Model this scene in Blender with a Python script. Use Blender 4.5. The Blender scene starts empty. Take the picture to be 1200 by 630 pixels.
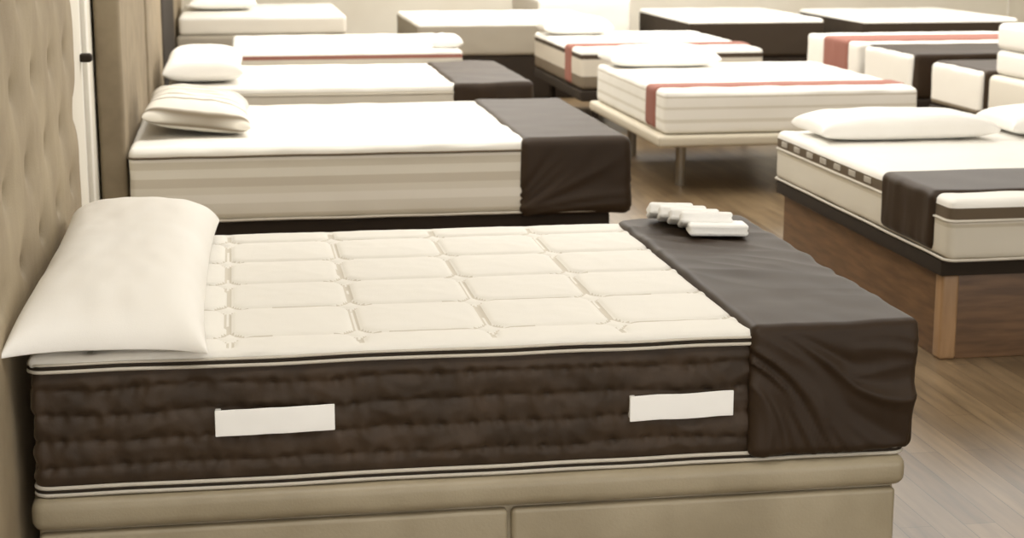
import bpy, math, random
from mathutils import Vector, noise, Matrix
import bmesh
random.seed(4)
S=bpy.context.scene
S.view_settings.view_transform='Standard'
S.view_settings.look='None'
S.view_settings.exposure=.33

def lin(c):
    return tuple(((v/255)/12.92 if v/255<=.04045 else ((v/255+.055)/1.055)**2.4) for v in c)+(1,)

def mat(name,c,rough=.8,c2=None,nscale=6,bump=.0,bscale=300,sheen=0,spec=.3,stretch=(1,1,1),detail=3,ramp=(.35,.65),st=(200,175,140)):
    m=bpy.data.materials.new(name);m.use_nodes=True
    nt=m.node_tree;b=nt.nodes['Principled BSDF']
    b.inputs['Roughness'].default_value=rough
    b.inputs['Specular IOR Level'].default_value=spec
    if sheen:
        b.inputs['Sheen Weight'].default_value=sheen
        b.inputs['Sheen Roughness'].default_value=.4
        b.inputs['Sheen Tint'].default_value=lin(st)
    tc=nt.nodes.new('ShaderNodeTexCoord')
    if c2:
        mp=nt.nodes.new('ShaderNodeMapping');mp.inputs['Scale'].default_value=stretch
        nt.links.new(tc.outputs['Object'],mp.inputs['Vector'])
        n=nt.nodes.new('ShaderNodeTexNoise');n.inputs['Scale'].default_value=nscale;n.inputs['Detail'].default_value=detail
        nt.links.new(mp.outputs[0],n.inputs['Vector'])
        r=nt.nodes.new('ShaderNodeValToRGB')
        r.color_ramp.elements[0].position=ramp[0];r.color_ramp.elements[1].position=ramp[1]
        r.color_ramp.elements[0].color=lin(c);r.color_ramp.elements[1].color=lin(c2)
        nt.links.new(n.outputs['Fac'],r.inputs[0]);nt.links.new(r.outputs[0],b.inputs['Base Color'])
    else:
        b.inputs['Base Color'].default_value=lin(c)
    if bump:
        n2=nt.nodes.new('ShaderNodeTexNoise');n2.inputs['Scale'].default_value=bscale;n2.inputs['Detail'].default_value=2
        nt.links.new(tc.outputs['Object'],n2.inputs['Vector'])
        bp=nt.nodes.new('ShaderNodeBump');bp.inputs['Strength'].default_value=bump;bp.inputs['Distance'].default_value=.002
        nt.links.new(n2.outputs['Fac'],bp.inputs['Height']);nt.links.new(bp.outputs[0],b.inputs['Normal'])
    return m

def stripes(name,stops,axis='Z',lo=0,hi=1,rough=.8,spec=.3):
    m=bpy.data.materials.new(name);m.use_nodes=True
    nt=m.node_tree;b=nt.nodes['Principled BSDF'];b.inputs['Roughness'].default_value=rough
    b.inputs['Specular IOR Level'].default_value=spec
    tc=nt.nodes.new('ShaderNodeTexCoord');sx=nt.nodes.new('ShaderNodeSeparateXYZ')
    nt.links.new(tc.outputs['Object'],sx.inputs[0])
    mr=nt.nodes.new('ShaderNodeMapRange');mr.inputs[1].default_value=lo;mr.inputs[2].default_value=hi
    nt.links.new(sx.outputs[axis],mr.inputs[0])
    r=nt.nodes.new('ShaderNodeValToRGB');r.color_ramp.interpolation='CONSTANT'
    e=r.color_ramp.elements
    e[0].position=stops[0][0];e[0].color=lin(stops[0][1])
    e[1].position=stops[1][0];e[1].color=lin(stops[1][1])
    for t,c in stops[2:]:
        k=e.new(t);k.color=lin(c)
    nt.links.new(mr.outputs[0],r.inputs[0]);nt.links.new(r.outputs[0],b.inputs['Base Color'])
    return m

W=mat('white_quilt_fabric',(238,235,228),.85,bump=.25,bscale=260,spec=.1)
WSEAM=mat('quilt_seam_shade',(212,206,194),.9,spec=.1)  # darker fabric tone painting the shade inside the quilt grooves
PIL=mat('pillow_cotton',(250,248,243),.85,(247,244,238),4,bump=.15,bscale=400,spec=.12)
TOW=mat('white_towel',(254,253,250),.9,bump=.4,bscale=500,spec=.1)
VEL=mat('brown_velvet',(52,40,28),.6,(69,54,40),9,bump=.2,bscale=120,sheen=.4,spec=.33,detail=4,ramp=(.35,.7))
COV=mat('dark_cover_fabric',(48,35,22),.55,(54,40,26),3,bump=.12,bscale=500,spec=.28)
PIPE=mat('grey_piping',(200,193,180),.6)
LABEL=mat('label_white',(254,253,250),.5)
LEA=mat('beige_leatherette',(154,142,118),.42,(169,157,133),5,bump=.25,bscale=180,spec=.5)
LEAD=mat('gap_dark',(44,35,25),.8)
HB=mat('taupe_upholstery',(150,137,115),.7,(166,153,129),5,bump=.35,bscale=200,sheen=.2)
HB2=mat('taupe_upholstery_b',(128,115,95),.8,(142,129,107),7,bump=.3,bscale=200,sheen=.1)
DARK=mat('dark_fabric',(43,34,25),.8)
GREY=mat('grey_upholstery',(158,150,136),.8,bump=.2,bscale=150)
CREAM=mat('cream_platform',(202,193,174),.6)
RED=mat('rust_band',(150,100,88),.8)
METAL=mat('brushed_metal',(150,142,130),.35,spec=.6);METAL.node_tree.nodes['Principled BSDF'].inputs['Metallic'].default_value=.8
WALL=mat('painted_wall',(232,227,214),.9,(226,220,206),2)
DOORM=mat('door_paint',(238,234,224),.5)
WOOD=mat('brown_wood',(90,65,42),.45,(116,86,58),5,stretch=(1,1,9),detail=6,spec=.5)
WOODL=mat('light_wood_post',(150,117,82),.4,(168,134,98),5,stretch=(6,6,1),detail=6,spec=.5)

# ---------- mesh helpers
def finish(name,verts,faces,m,parent=None,smooth=True,mats=None,fm=None):
    me=bpy.data.meshes.new(name);me.from_pydata(verts,[],faces)
    ob=bpy.data.objects.new(name,me);S.collection.objects.link(ob)
    for k in (mats or [m]): me.materials.append(k)
    if fm: me.polygons.foreach_set('material_index',fm)
    if smooth: me.polygons.foreach_set('use_smooth',[True]*len(me.polygons))
    me.update()
    if parent:
        ob.parent=parent;ob.matrix_parent_inverse=parent.matrix_world.inverted()
    return ob

def ticks(a,b,r,step):
    L=b-a;r=min(r,L/2*.98)
    out=[a,a+r*.18,a+r*.42,a+r*.7,a+r]
    n=max(1,int(round((L-2*r)/step)))
    for i in range(1,n): out.append(a+r+(L-2*r)*i/n)
    out+= [b-r,b-r*.7,b-r*.42,b-r*.18,b]
    return out

def soft_box(name,x0,x1,y0,y1,z0,z1,r,step,m,parent=None,disp=None,mats=None,fmat=None):
    X=ticks(x0,x1,r,step);Y=ticks(y0,y1,r,step);Z=ticks(z0,z1,r,step)
    r=min(r,(x1-x0)/2*.98,(y1-y0)/2*.98,(z1-z0)/2*.98)
    verts=[];idx={};faces=[]
    def V(i,j,k):
        key=(i,j,k)
        if key in idx: return idx[key]
        p=Vector((X[i],Y[j],Z[k]))
        c=Vector((min(max(p.x,x0+r),x1-r),min(max(p.y,y0+r),y1-r),min(max(p.z,z0+r),z1-r)))
        n=(p-c)
        if n.length>1e-9: n.normalize()
        else: n=Vector((0,0,1))
        q=c+n*r
        if disp:
            d=disp(q,n)
            q=q+(d if isinstance(d,Vector) else n*d)
        idx[key]=len(verts);verts.append(tuple(q));return idx[key]
    nx,ny,nz=len(X)-1,len(Y)-1,len(Z)-1
    for i in range(nx):
        for j in range(ny):
            faces.append((V(i,j,0),V(i,j+1,0),V(i+1,j+1,0),V(i+1,j,0)))
            faces.append((V(i,j,nz),V(i+1,j,nz),V(i+1,j+1,nz),V(i,j+1,nz)))
    for i in range(nx):
        for k in range(nz):
            faces.append((V(i,0,k),V(i+1,0,k),V(i+1,0,k+1),V(i,0,k+1)))
            faces.append((V(i,ny,k),V(i,ny,k+1),V(i+1,ny,k+1),V(i+1,ny,k)))
    for j in range(ny):
        for k in range(nz):
            faces.append((V(0,j,k),V(0,j,k+1),V(0,j+1,k+1),V(0,j+1,k)))
            faces.append((V(nx,j,k),V(nx,j+1,k),V(nx,j+1,k+1),V(nx,j,k+1)))
    fm=None
    if fmat:
        fm=[fmat(sum((Vector(verts[v]) for v in f),Vector())/4) for f in faces]
    return finish(name,verts,faces,m,parent,True,mats,fm)

def empty(name,loc):
    e=bpy.data.objects.new(name,None);e.location=loc;e.empty_display_size=.2
    S.collection.objects.link(e);bpy.context.view_layer.update();return e

def box(name,x0,x1,y0,y1,z0,z1,m,parent=None,bev=.004):
    return soft_box(name,x0,x1,y0,y1,z0,z1,bev,10,m,parent)

def piping(name,x0,x1,y0,y1,z,rc,rad,m,parent,wave=.0):
    pts=[]
    cs=[(x1-rc,y0+rc,-90),(x1-rc,y1-rc,0),(x0+rc,y1-rc,90),(x0+rc,y0+rc,180)]
    for cx,cy,a0 in cs:
        for t in range(7):
            a=math.radians(a0+15*t);pts.append((cx+rc*math.cos(a),cy+rc*math.sin(a)))
    P=[]
    for i in range(len(pts)):
        a=Vector(pts[i]);b=Vector(pts[(i+1)%len(pts)])
        n=max(1,int((b-a).length/.05))
        for t in range(n):
            q=a.lerp(b,t/n);P.append((q.x,q.y,z+wave*noise.noise(Vector((q.x*5,q.y*5,1.7)))))
    cu=bpy.data.curves.new(name,'CURVE');cu.dimensions='3D';cu.bevel_depth=rad;cu.bevel_resolution=2
    sp=cu.splines.new('POLY');sp.points.add(len(P)-1)
    for i,q in enumerate(P): sp.points[i].co=(*q,1)
    sp.use_cyclic_u=True
    ob=bpy.data.objects.new(name,cu);S.collection.objects.link(ob);cu.materials.append(m)
    ob.parent=parent;ob.matrix_parent_inverse=parent.matrix_world.inverted()
    return ob

def N(x,y,z): return noise.noise(Vector((x,y,z)))

def pillow(name,cx,cy,zb,a,b,T,m=PIL,rot=0,tilt=0,tiltx=0,seed=0,nu=60,fat=.42,wr=.006,pinch=1,zbend=None,low=.75,parent=None):
    verts=[];faces=[]
    nv=nu
    def P(u,v,s):
        ox=a*u*(1-.06*pinch*(1-abs(v)**3))
        oy=b*v*(1-.05*pinch*(1-abs(u)**3))
        t=max(0,(1-abs(u)**3.6))**fat*max(0,(1-abs(v)**4.6))**fat
        w=wr*(N(u*1.6+seed,v*2.6,seed*1.7)+.5*N(u*4+seed,v*6,3.1+seed))
        edge=(abs(u)**6+abs(v)**6)
        w+=wr*.5*edge*math.sin(16*(u+v)+seed)*t
        h=T/2*t
        z=(h+w*t)*(2-low) if s>0 else -h*low
        if zbend: z+=zbend(u,v)
        return Vector((ox,oy,z))
    for s in (1,-1):
        base=len(verts)
        for i in range(nu+1):
            for j in range(nv+1):
                u=math.sin((i/nu-.5)*math.pi);v=math.sin((j/nv-.5)*math.pi)
                verts.append(P(u,v,s))
        for i in range(nu):
            for j in range(nv):
                A=base+i*(nv+1)+j;q=(A,A+nv+1,A+nv+2,A+1)
                faces.append(q if s>0 else q[::-1])
    M=Matrix.Rotation(rot,4,'Z')@Matrix.Rotation(tilt,4,'Y')@Matrix.Rotation(tiltx,4,'X')
    verts=[M@p for p in verts]
    mz=min(p.z for p in verts)
    verts=[p-Vector((0,0,mz)) for p in verts]
    if parent: verts=[p+Vector((cx,cy,zb)) for p in verts]
    ob=finish(name,[tuple(p) for p in verts],faces,m,parent)
    if not parent: ob.location=(cx,cy,zb)
    bm=bmesh.new();bm.from_mesh(ob.data);bmesh.ops.remove_doubles(bm,verts=bm.verts,dist=1e-5);bm.to_mesh(ob.data);bm.free()
    return ob

# ================= ROOM
def slab(name,x0,x1,y0,y1,z0,z1,m):
    return box(name,x0,x1,y0,y1,z0,z1,m,bev=.002)
XW=-.125
fl=bpy.data.materials.new('laminate_floor');fl.use_nodes=True
nt=fl.node_tree;b=nt.nodes['Principled BSDF'];b.inputs['Roughness'].default_value=.32;b.inputs['Specular IOR Level'].default_value=.38
tc=nt.nodes.new('ShaderNodeTexCoord');mp=nt.nodes.new('ShaderNodeMapping');mp.inputs['Rotation'].default_value=(0,0,math.radians(90))
nt.links.new(tc.outputs['Object'],mp.inputs[0])
br=nt.nodes.new('ShaderNodeTexBrick');br.inputs['Scale'].default_value=1;br.inputs['Brick Width'].default_value=.9;br.inputs['Row Height'].default_value=.085
br.inputs['Mortar Size'].default_value=.0012;br.inputs['Color1'].default_value=lin((138,117,89));br.inputs['Color2'].default_value=lin((116,96,71));br.inputs['Mortar'].default_value=lin((84,68,49))
br.inputs['Bias'].default_value=0;br.offset=.37
nt.links.new(mp.outputs[0],br.inputs['Vector'])
mp2=nt.nodes.new('ShaderNodeMapping');mp2.inputs['Scale'].default_value=(14,1.2,1)
nt.links.new(tc.outputs['Object'],mp2.inputs[0])
n=nt.nodes.new('ShaderNodeTexNoise');n.inputs['Scale'].default_value=2.2;n.inputs['Detail'].default_value=6;nt.links.new(mp2.outputs[0],n.inputs['Vector'])
rr=nt.nodes.new('ShaderNodeValToRGB');rr.color_ramp.elements[0].position=.3;rr.color_ramp.elements[0].color=(.62,.62,.62,1);rr.color_ramp.elements[1].position=.7;rr.color_ramp.elements[1].color=(1.05,1.05,1.05,1)
nt.links.new(n.outputs['Fac'],rr.inputs[0])
mx=nt.nodes.new('ShaderNodeMix');mx.data_type='RGBA';mx.blend_type='MULTIPLY';mx.inputs[0].default_value=1
nt.links.new(br.outputs['Color'],mx.inputs[6]);nt.links.new(rr.outputs[0],mx.inputs[7]);nt.links.new(mx.outputs[2],b.inputs['Base Color'])
slab('floor',XW,9,-6,14.6,-.1,0,fl)
slab('wall_left',XW-.1,XW,-6,14.6,0,2.9,WALL)
slab('wall_back',XW,9,14.6,14.7,0,2.9,WALL)
slab('wall_right',9,9.1,-6,14.6,0,2.9,WALL)
slab('ceiling',XW,9,-6,14.6,2.9,3.0,WALL)
slab('baseboard_back',XW+.01,8.98,14.575,14.597,0,.09,DOORM)
d=empty('door_1',(XW,2.6,0))
box('slab',XW+.003,XW+.028,1.95,2.72,0.005,2.03,DOORM,d)
box('panel',XW+.028,XW+.034,2.06,2.6,.15,1.9,WALL,d)
box('frame_near',XW+.003,XW+.04,1.87,1.945,0,2.1,DOORM,d)
box('frame_far',XW+.003,XW+.045,2.725,2.81,0,2.1,DOORM,d)
box('frame_top',XW+.003,XW+.04,1.87,2.81,2.035,2.12,DOORM,d)
soft_box('handle',XW+.03,XW+.075,2.55,2.60,1.0,1.03,.012,.02,LEAD,d)

# ================= FRONT BED
B=empty('double_bed',(.95,.66,0))
L,Wd=1.9,1.32
box('base_body',.0,1.885,.01,1.31,.0,.25,LEA,B,.01)
for i,(a,c) in enumerate([(.0,.995),(1.003,1.885)]):
    soft_box('drawer_panel_%d'%(i+1),a,c,-.008,.03,.02,.232,.012,.06,LEA,B)
soft_box('base_lip',-.012,1.905,-.022,1.34,.238,.310,.026,.03,LEA,B,
   disp=lambda q,n:.002*N(q.x*7,q.y*9,q.z*9))
ZB,ZS=.312,.592
RZ=.056
def vel(q,n):
    if abs(n.z)>.7: return 0
    s=q.x if abs(n.y)>abs(n.x) else q.y+7
    zz=q.z+.009*N(s*5,q.z*5,9)
    ph=(zz-ZB-.004)/RZ
    fr=abs(math.sin(math.pi*ph))
    k=int(math.floor(ph+.5))
    xs=s+.03*N(s*5,k*3.3,2)
    u=xs/.07+(0.5 if k%2 else 0)
    pin=abs(math.sin(math.pi*u))
    st=math.exp(-(fr/.34)**2)*math.exp(-(pin/.5)**2)
    ga=math.sin(2*math.pi*xs/.035+4*N(s*9,q.z*9,6))*math.exp(-(fr/.7)**2)
    d=.006*fr**.7-.008*st+.0022*ga+.007*N(s*10,q.z*12,4.)+.004*(1-2*abs(N(s*16,q.z*22,1.)))
    fade=min(1,max(0,(q.z-ZB-.01)/.03))*min(1,max(0,(ZS-q.z-.008)/.03))
    return d*fade-.005
soft_box('mattress_border',0,L,0,Wd,ZB,ZS+.006,.02,.005,VEL,B,disp=vel)
CW,RH=.284,.268
def qdist(qx,qy):
    x=qx+.006*N(qx*3,qy*4,.5);y=qy+.006*N(qx*3,qy*4,8.5)
    u=((x-.12)/CW)%1-.5;v=((y-.115)/RH)%1-.5
    hx,hy=CW/2-.004,RH/2-.004;rc=.05
    ax,ay=abs(u)*CW,abs(v)*RH
    dx,dy=ax-(hx-rc),ay-(hy-rc)
    if dx>0 and dy>0: return rc-math.hypot(dx,dy)
    return min(hx-ax,hy-ay)
def quilt(q,n):
    if n.z<.3: 
        return .002*N(q.x*12,q.y*12,5)
    dist=qdist(q.x,q.y)
    groove=-.006*math.exp(-(abs(dist)/.008)**2)
    puff=.009*(min(1,max(0,dist)/.10))**.6
    if dist<0: puff=0;groove=-.006+.0045*min(1,-dist/.015)
    e=min(q.x,L-q.x,q.y,Wd-q.y)
    k=min(1,max(0,e/.05))*min(1,max(0,(1.56-q.x)/.03))
    return (groove+puff)*k+.0008*N(q.x*25,q.y*25,2)
def qmat(c):
    if c.z<.598 or c.x<.03 or c.y<.03 or c.y>Wd-.03: return 0
    return 1 if abs(qdist(c.x,c.y))<.0032 else 0
soft_box('mattress_top',-.002,L+.002,-.004,Wd+.004,.588,.612,.0115,.0055,W,B,disp=quilt,mats=[W,WSEAM],fmat=qmat)
piping('piping_top_lower',-.004,L+.004,-.007,Wd+.006,.582,.03,.0042,PIPE,B,.003)
piping('piping_top_upper',-.004,L+.004,-.007,Wd+.006,.5965,.03,.003,PIPE,B,.003)
piping('piping_seam',-.003,L+.003,-.0045,Wd+.005,.589,.03,.0045,LEAD,B,.003)
piping('piping_bottom_upper',-.002,L+.002,-.005,Wd+.004,.331,.03,.0045,PIPE,B,.002)
piping('piping_bottom_mid',-.002,L+.002,-.004,Wd+.004,.3235,.03,.004,LEAD,B,.002)
piping('piping_bottom_lower',-.002,L+.002,-.005,Wd+.004,.316,.03,.0045,PIPE,B,.002)
def strap(name,xa,xb,zc,h,tl):
    def dd(q,n): 
        t=(q.x-xa)/(xb-xa)
        return Vector((0,-.002*math.sin(math.pi*t)-.001*N(q.x*30,0,q.z*30),tl*(t-.5)+.002*N(q.x*14,1,0)))
    soft_box(name,xa,xb,-.017,-.013,zc-h/2,zc+h/2,.0015,.01,LABEL,B,disp=dd)
    for a in (xa+.001,xb-.013):
        box(name+'_end',a,a+.012,-.0145,.006,zc-h/2+.003,zc+h/2-.003,LABEL,B,.002)
strap('strap_label_1',.372,.622,.460,.057,.003)
strap('strap_label_2',1.262,1.495,.450,.057,.003)
def cov(q,n):
    near=max(0,-n.y);top=max(0,n.z);foot=max(0,n.x)
    x=q.x-1.53;z=q.z-.33
    f=0
    if near>.3:
        ang=math.atan2(.34-z+.02,x+.10)
        rr_=math.hypot(.34-z,x+.1)
        a2=ang*6+1.8*N(x*4,z*4,3)
        k=min(1,max(0,(.285-z)/.06))
        f+=near*k*(.013*(1-2.6*abs(N(a2,rr_*1.5,1.1)))+.006*(1-2.6*abs(N(a2*2.2,rr_*3,6.1)))+.0015*N(x*40,z*14,2)-.002)
    if top>.3:
        f+=top*(.0045*N(q.x*5,q.y*6,7)+.002*N(q.x*14,q.y*9,4)+.004*(1-abs(N(q.x*5+q.y*6,q.y*2-q.x*2,9))*3)*max(0,min(1,(q.y-.1)*2)))
    if foot>.3:
        f+=foot*(.008*N(q.y*9,q.z*3,3)+.014*math.sin(q.y*16+N(q.y*3,0,0)*3)*max(0,1-z/.27))
        f+=foot*.009*N(q.y*12,1,2)
    return n*f
soft_box('dark_bed_cover',1.532,1.918,-.02,1.335,.326,.624,.02,.007,COV,B,disp=cov)
def tuft(q,n):
    if n.x<.3: return 0
    d=0
    sy,sz=.40,.2
    zz=q.z-.72
    if zz>-.1:
        best=9;r0=zz/sz
        for r_ in (math.floor(r0),math.floor(r0)+1):
            if r_<0: continue
            off=.5*(r_%2)
            c=round(q.y/sy-off)+off
            best=min(best,math.hypot((q.y-c*sy)*.7,(zz-r_*sz)))
        k=min(1,max(0,(zz+.05)/.08))
        d=(-.024*math.exp(-(best/.018)**2)-.016*math.exp(-(best/.06)**2))*k
    return n*(d+.0015*N(q.y*5,q.z*5,2)+.0006*N(q.y*25,q.z*25,2))
soft_box('headboard',-.115,-.042,-.38,1.83,.0,1.42,.022,.009,HB,B,disp=tuft)
pillow('pillow',.167,.625,.6165,.205,.710,.14,seed=5,rot=-.01,tilt=.015,tiltx=.0,wr=.003,nu=90,fat=.42,low=.2,pinch=1.6,
   zbend=lambda u,v:.022*max(0,v)**1.5)
def towels():
    T=empty('folded_towel_set',(1.72,1.1,.62))
    n=5
    for i in range(n):
        last=i==n-1
        w=.064+.003*i;y=1.225-.054*i;x=1.665+.02*i
        if last: w=.082
        def dd(q,nn,i=i):
            g=-.004*math.exp(-((q.z-.001)/.003)**2)*max(0,1-abs(nn.z))
            return nn*(g+.0015*N(q.x*14,q.y*14,q.z*14+i))
        ob=soft_box('folded_towel_%d'%(i+1),-w,w,-.052,.052,-.017,.017,.010,.006,TOW,T,disp=dd)
        ob.parent=None
        ob.rotation_euler=(math.radians(-19 if not last else -3),math.radians(1),math.radians(-9))
        ob.location=(x,y,.662 if not last else .6475)
        bpy.context.view_layer.update()
        mw=ob.matrix_world.copy();ob.parent=T;ob.matrix_parent_inverse=T.matrix_world.inverted();ob.matrix_world=mw
towels()

# ================= OTHER BEDS
def bed(x0,x1,y0,y1,zb,zt,side,top=W,pipes=None,r=.03,seed=0,puff=.004,topz=.05):
    e=empty('double_bed',((x0+x1)/2,(y0+y1)/2,0))
    def dd(q,n):
        if n.z>.5: return puff*N(q.x*6+seed,q.y*6,1)+puff*.8*(abs(math.sin(q.x*11)*math.sin(q.y*11))**.4-.6)
        return .003*N(q.x*8,q.y*8,q.z*12+seed)
    soft_box('mattress',x0,x1,y0,y1,zb,zt,r,.03,None,e,disp=dd,mats=[side,top],fmat=lambda c:1 if c.z>zt-r*.9 else 0)
    if pipes:
        for i,(z,rad,m) in enumerate(pipes):
            piping('piping_%d'%i,x0-.003,x1+.003,y0-.003,y1+.003,z,.035,rad,m,e,.002)
    return e
def drape(name,e,x0,x1,y0,y1,z0,z1,m,amp=.006,seed=0,r=.03,step=.02):
    def dd(q,n):
        z=q.z-z0
        h=max(0,1-abs(n.z))
        s=q.x+q.y
        return n*(amp*(N(s*9+seed,z*3,2)*1.3+.5*N(s*22,z*6,seed))*h*(1.3-z)+amp*.5*N(q.x*5,q.y*5,seed)*(1-h))
    return soft_box(name,x0,x1,y0,y1,z0,z1,r,step,m,e,disp=dd)
def legs(e,pts,h,rad,m):
    for i,(x,y) in enumerate(pts):
        vs=[];fs=[];k=12
        for z in (0,h):
            for t in range(k):
                a=2*math.pi*t/k;vs.append((x+rad*math.cos(a),y+rad*math.sin(a),z))
        for t in range(k): fs.append((t,(t+1)%k,(t+1)%k+k,t+k))
        fs.append(tuple(range(k))[::-1]);fs.append(tuple(range(k,2*k)))
        finish('leg_%d'%(i+1),vs,fs,m,e,False)

WH=(236,232,223)
S2=stripes('striped_border',[(0,(206,198,182)),(.1,(222,216,204)),(.24,(234,229,219)),(.36,(224,218,205)),(.46,(209,201,186)),(.58,(230,225,213)),(.70,(214,207,192)),(.8,(232,227,217))],'Z',.27,.58)
e=bed(.0,1.99,3.45,4.97,.27,.58,S2,pipes=[(.537,.005,mat('pipe_dark',(96,84,67))),(.275,.005,PIPE)],seed=2)
soft_box('base',.0,1.99,3.47,4.95,0,.265,.02,.2,DARK,e)
def cov2(q,n):
    z=q.z-.275;h=max(0,1-abs(n.z));s=q.x+q.y
    f=0
    if -n.y>.3 or n.x>.3:
        x=q.x-1.6 if -n.y>.3 else q.y-3.4
        ang=math.atan2(z+.02,x+.08)
        f=.014*(1-2.6*abs(N(ang*6,x*2,3)))*max(0,1-z/.3)
    return n*(f+.003*N(q.x*6,q.y*6,z*6))
soft_box('dark_bed_cover',1.60,2.07,3.43,4.985,.26,.590,.035,.013,COV,e,disp=cov2)
soft_box('headboard',-.115,-.01,3.5,5.4,0,1.4,.02,.1,HB2,e,disp=lambda q,n:.003*N(q.x,q.y*6,q.z*6))
e=bed(.06,2.05,5.85,7.25,.27,.575,mat('side_b',(208,201,187)),pipes=[(.53,.004,PIPE)],seed=3)
soft_box('base',.05,2.04,5.87,7.23,0,.265,.02,.2,DARK,e)
drape('dark_bed_cover',e,1.62,2.08,5.835,7.265,.27,.587,COV,.012,5)
soft_box('headboard',-.115,-.01,5.6,7.4,0,1.25,.02,.2,HB2,e)
S4=stripes('red_border',[(0,(208,201,187)),(.80,(150,100,88)),(.93,WH)],'Z',.34,.62)
e=bed(.42,1.93,7.75,9.3,.34,.62,S4,seed=4)
soft_box('base',.44,1.91,7.77,9.28,0,.335,.02,.2,DARK,e)
soft_box('headboard',-.115,-.01,7.6,9.7,0,1.3,.02,.2,DARK,e)
pillow('small_roll_cushion',1.83,7.9,.622,.11,.1,.09,seed=9,nu=24)
e=bed(-.0,1.33,10.35,12.2,.55,.70,mat('side_c',(222,216,204)),seed=5)
soft_box('base',-.02,1.35,10.3,12.25,.02,.548,.03,.2,GREY,e)
soft_box('headboard',-.115,-.03,10.0,12.4,0,1.2,.02,.2,HB2,e)
pillow('pillow',.35,11.4,.705,.28,.4,.14,seed=3,nu=24)
e=bed(1.9,3.5,10.35,12.1,.36,.63,GREY,seed=6)
soft_box('base',1.92,3.48,10.37,12.08,0,.355,.02,.2,DARK,e)
SH=stripes('dark_red_side',[(0,(116,104,88)),(.35,(202,194,180)),(.8,(70,58,45)),(.92,WH)],'Z',.32,.58)
e=bed(2.76,4.05,7.9,9.75,.32,.59,SH,seed=7)
soft_box('frame',2.76,4.05,7.9,9.75,.24,.315,.015,.3,DARK,e)
legs(e,[(2.88,8.0),(3.95,8.0),(2.88,9.6),(3.95,9.6)],.245,.025,DARK)
drape('red_runner',e,2.748,4.062,8.22,8.45,.33,.60,RED,.003,1)
pillow('pillow',3.02,9.45,.593,.27,.2,.14,seed=13,nu=30)
SI=stripes('thin_striped_side',[(0,(200,192,175)),(.08,WH),(.3,(216,210,196)),(.38,WH),(.6,(216,210,196)),(.66,WH),(.86,(192,183,166)),(.9,WH)],'Z',.32,.56)
e=bed(2.71,4.15,5.4,7.15,.33,.565,SI,seed=8)
soft_box('platform',2.67,4.19,5.36,7.19,.265,.328,.02,.2,CREAM,e)
legs(e,[(2.90,5.75),(3.9,5.75),(2.9,6.95),(3.9,6.95)],.27,.03,METAL)
drape('red_runner',e,2.70,4.16,5.58,5.80,.34,.573,RED,.003,2)
pillow('pillow',3.06,6.93,.568,.35,.2,.13,seed=21,nu=40,fat=.36)
SJ=stripes('side_j',[(0,(190,180,160)),(.06,(208,201,186)),(.55,(193,184,165)),(.6,(213,206,192)),(.68,(96,83,66)),(.88,WH)],'Z',.36,.57)
e=bed(2.77,4.17,1.78,3.65,.36,.572,SJ,seed=9,pipes=[(.498,.004,PIPE),(.366,.005,PIPE)])
box('base_box',2.80,4.12,1.87,3.6,0,.30,WOOD,e)
box('base_deck',2.77,4.14,1.83,3.62,.302,.355,LEAD,e)
box('corner_post',2.792,2.855,1.862,1.925,0,.299,WOODL,e,.012)
drape('brown_runner',e,2.755,4.185,1.90,2.38,.375,.583,COV,.006,2,.03,.012)
for i in range(7):
    y=2.5+i*.165
    for k in range(4):
        box('dash_%d_%d'%(i,k),2.764,2.770,y+k*.018,y+k*.018+.009,.514,.536,PIPE,e,.001)
pillow('pillow',3.20,3.37,.575,.39,.2,.11,seed=31,nu=50,fat=.3)
pillow('pillow',4.0,3.40,.575,.34,.2,.11,seed=35,nu=50,fat=.3)
KW=stripes('side_k',[(0,(144,132,113)),(.12,WH),(.9,(192,183,164)),(.94,WH)],'Z',.27,.56)
e=bed(4.98,6.9,8.55,9.7,.27,.56,KW,seed=10)
soft_box('base',5.0,6.88,8.57,9.68,0,.265,.02,.3,DARK,e)
drape('red_runner',e,4.968,6.912,8.75,9.3,.28,.572,RED,.003,1)
e=bed(4.95,6.95,7.5,8.35,.27,.56,KW,seed=11)
soft_box('base',4.93,6.93,7.45,8.33,0,.265,.02,.3,DARK,e)
drape('dark_bed_cover',e,4.98,6.97,7.46,8.37,.26,.572,COV,.006,1)
e=bed(4.98,7.0,6.45,7.2,.27,.54,KW,seed=12)
soft_box('base',4.96,6.98,6.4,7.18,0,.265,.02,.3,DARK,e)
drape('dark_bed_cover',e,5.01,7.02,6.41,7.22,.26,.552,COV,.006,1)
SL=stripes('side_l',[(0,(52,42,31)),(.75,(52,42,31)),(.9,WH)],'Z',.25,.58)
e=bed(4.4,5.65,11.2,13.1,.25,.58,SL,seed=13)
soft_box('base',4.42,5.63,11.22,13.08,0,.245,.02,.3,DARK,e)
e=bed(5.95,7.4,11.0,12.8,.25,.58,SL,seed=14)
soft_box('base',5.97,7.38,11.02,12.78,0,.245,.02,.3,DARK,e)
e=bed(3.3,4.2,12.6,14.2,.3,.7,mat('side_d',(224,219,208)),seed=15)
soft_box('base',3.32,4.18,12.62,14.18,0,.295,.02,.3,CREAM,e)
pillow('pillow',3.7,13.8,.705,.3,.2,.18,seed=51,nu=24)
e=empty('mattress_stack',(5.9,5.7,0))
for i,(z0,z1,xo,m) in enumerate([(0,.3,0,CREAM),(.305,.55,0,mat('side_e',(220,214,201))),(.555,.70,.04,W),(.705,.86,.04,W)]):
    soft_box('mattress_%d'%(i+1),4.92+xo,6.9,5.3+xo,6.2,z0,z1,.035,.1,m,e)
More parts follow.
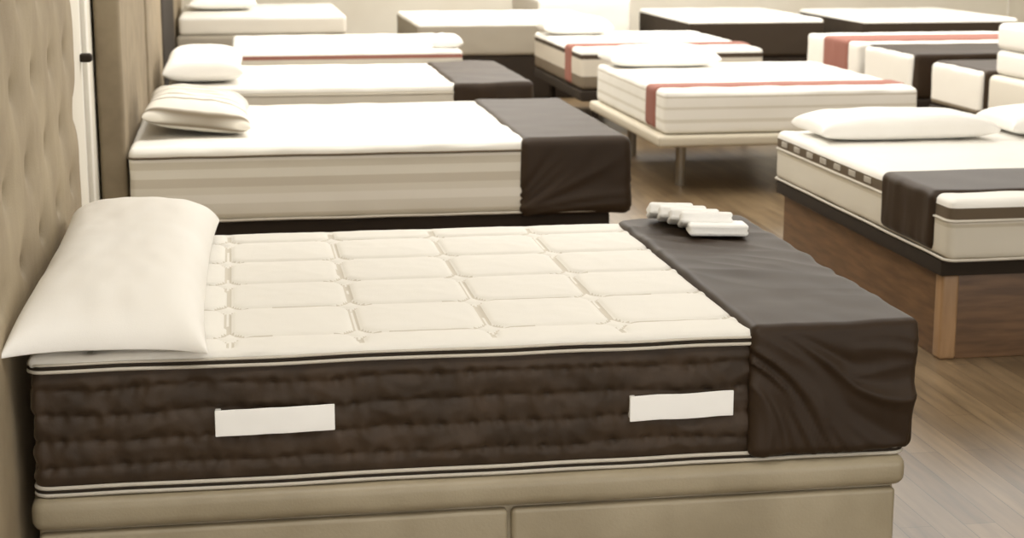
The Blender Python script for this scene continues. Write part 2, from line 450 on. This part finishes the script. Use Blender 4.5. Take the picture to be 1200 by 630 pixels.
def wave_stripe(name):
    m=mat(name,(236,230,217),.85);nt=m.node_tree;b=nt.nodes['Principled BSDF']
    tc=nt.nodes.new('ShaderNodeTexCoord');w=nt.nodes.new('ShaderNodeTexWave');w.bands_direction='Y';w.inputs['Scale'].default_value=3.2;w.inputs['Distortion'].default_value=.3
    nt.links.new(tc.outputs['Object'],w.inputs['Vector'])
    r=nt.nodes.new('ShaderNodeValToRGB');r.color_ramp.elements[0].position=.0;r.color_ramp.elements[0].color=lin((122,110,92));r.color_ramp.elements[1].position=.16;r.color_ramp.elements[1].color=lin((228,223,212))
    nt.links.new(w.outputs['Fac'],r.inputs[0]);nt.links.new(r.outputs[0],b.inputs['Base Color']);return m
pillow('pillow',.27,4.1,.583,.225,.42,.15,m=wave_stripe('striped_pillowcase'),seed=41,nu=50,tilt=.12)
pillow('pillow',.26,6.5,.578,.22,.5,.17,seed=47,nu=40)

# ================= LIGHT
w=bpy.data.worlds.new('World');S.world=w;w.use_nodes=True
w.node_tree.nodes['Background'].inputs[0].default_value=(1,.978,.935,1);w.node_tree.nodes['Background'].inputs[1].default_value=1.8
def area(name,loc,sx,sy,p,rot=(0,0,0),c=(1,.978,.935)):
    l=bpy.data.lights.new(name,'AREA');l.shape='RECTANGLE';l.size=sx;l.size_y=sy;l.energy=p;l.color=c
    o=bpy.data.objects.new(name,l);o.location=loc;o.rotation_euler=rot;S.collection.objects.link(o)
area('ceiling_light',(1.2,3.4,2.85),1.6,1.2,50)
area('ceiling_light',(2.8,1.0,2.85),1.2,1.2,20)
area('ceiling_light',(1.2,7.5,2.85),2.5,2.5,85)
area('ceiling_light',(4.5,5.5,2.85),2.5,2.5,80)
area('ceiling_light',(3.5,11,2.85),3,3,165)
area('ceiling_light',(7,10,2.85),3,3,120)
area('ceiling_light',(.8,-1.6,2.85),1.6,.8,26)

# ================= CAMERA
p=math.atan(417/1990);yaw=math.radians(9.2)
cam=bpy.data.cameras.new('camera');co=bpy.data.objects.new('camera',cam);S.collection.objects.link(co)
cam.sensor_width=36;cam.lens=1990/1200*36
co.location=(.44,-3.485,1.505)
f=Vector((math.sin(yaw)*math.cos(p),math.cos(yaw)*math.cos(p),-math.sin(p)))
co.rotation_euler=f.to_track_quat('-Z','Y').to_euler()
cam.dof.use_dof=True;cam.dof.focus_distance=3.85;cam.dof.aperture_fstop=6.3
S.camera=co
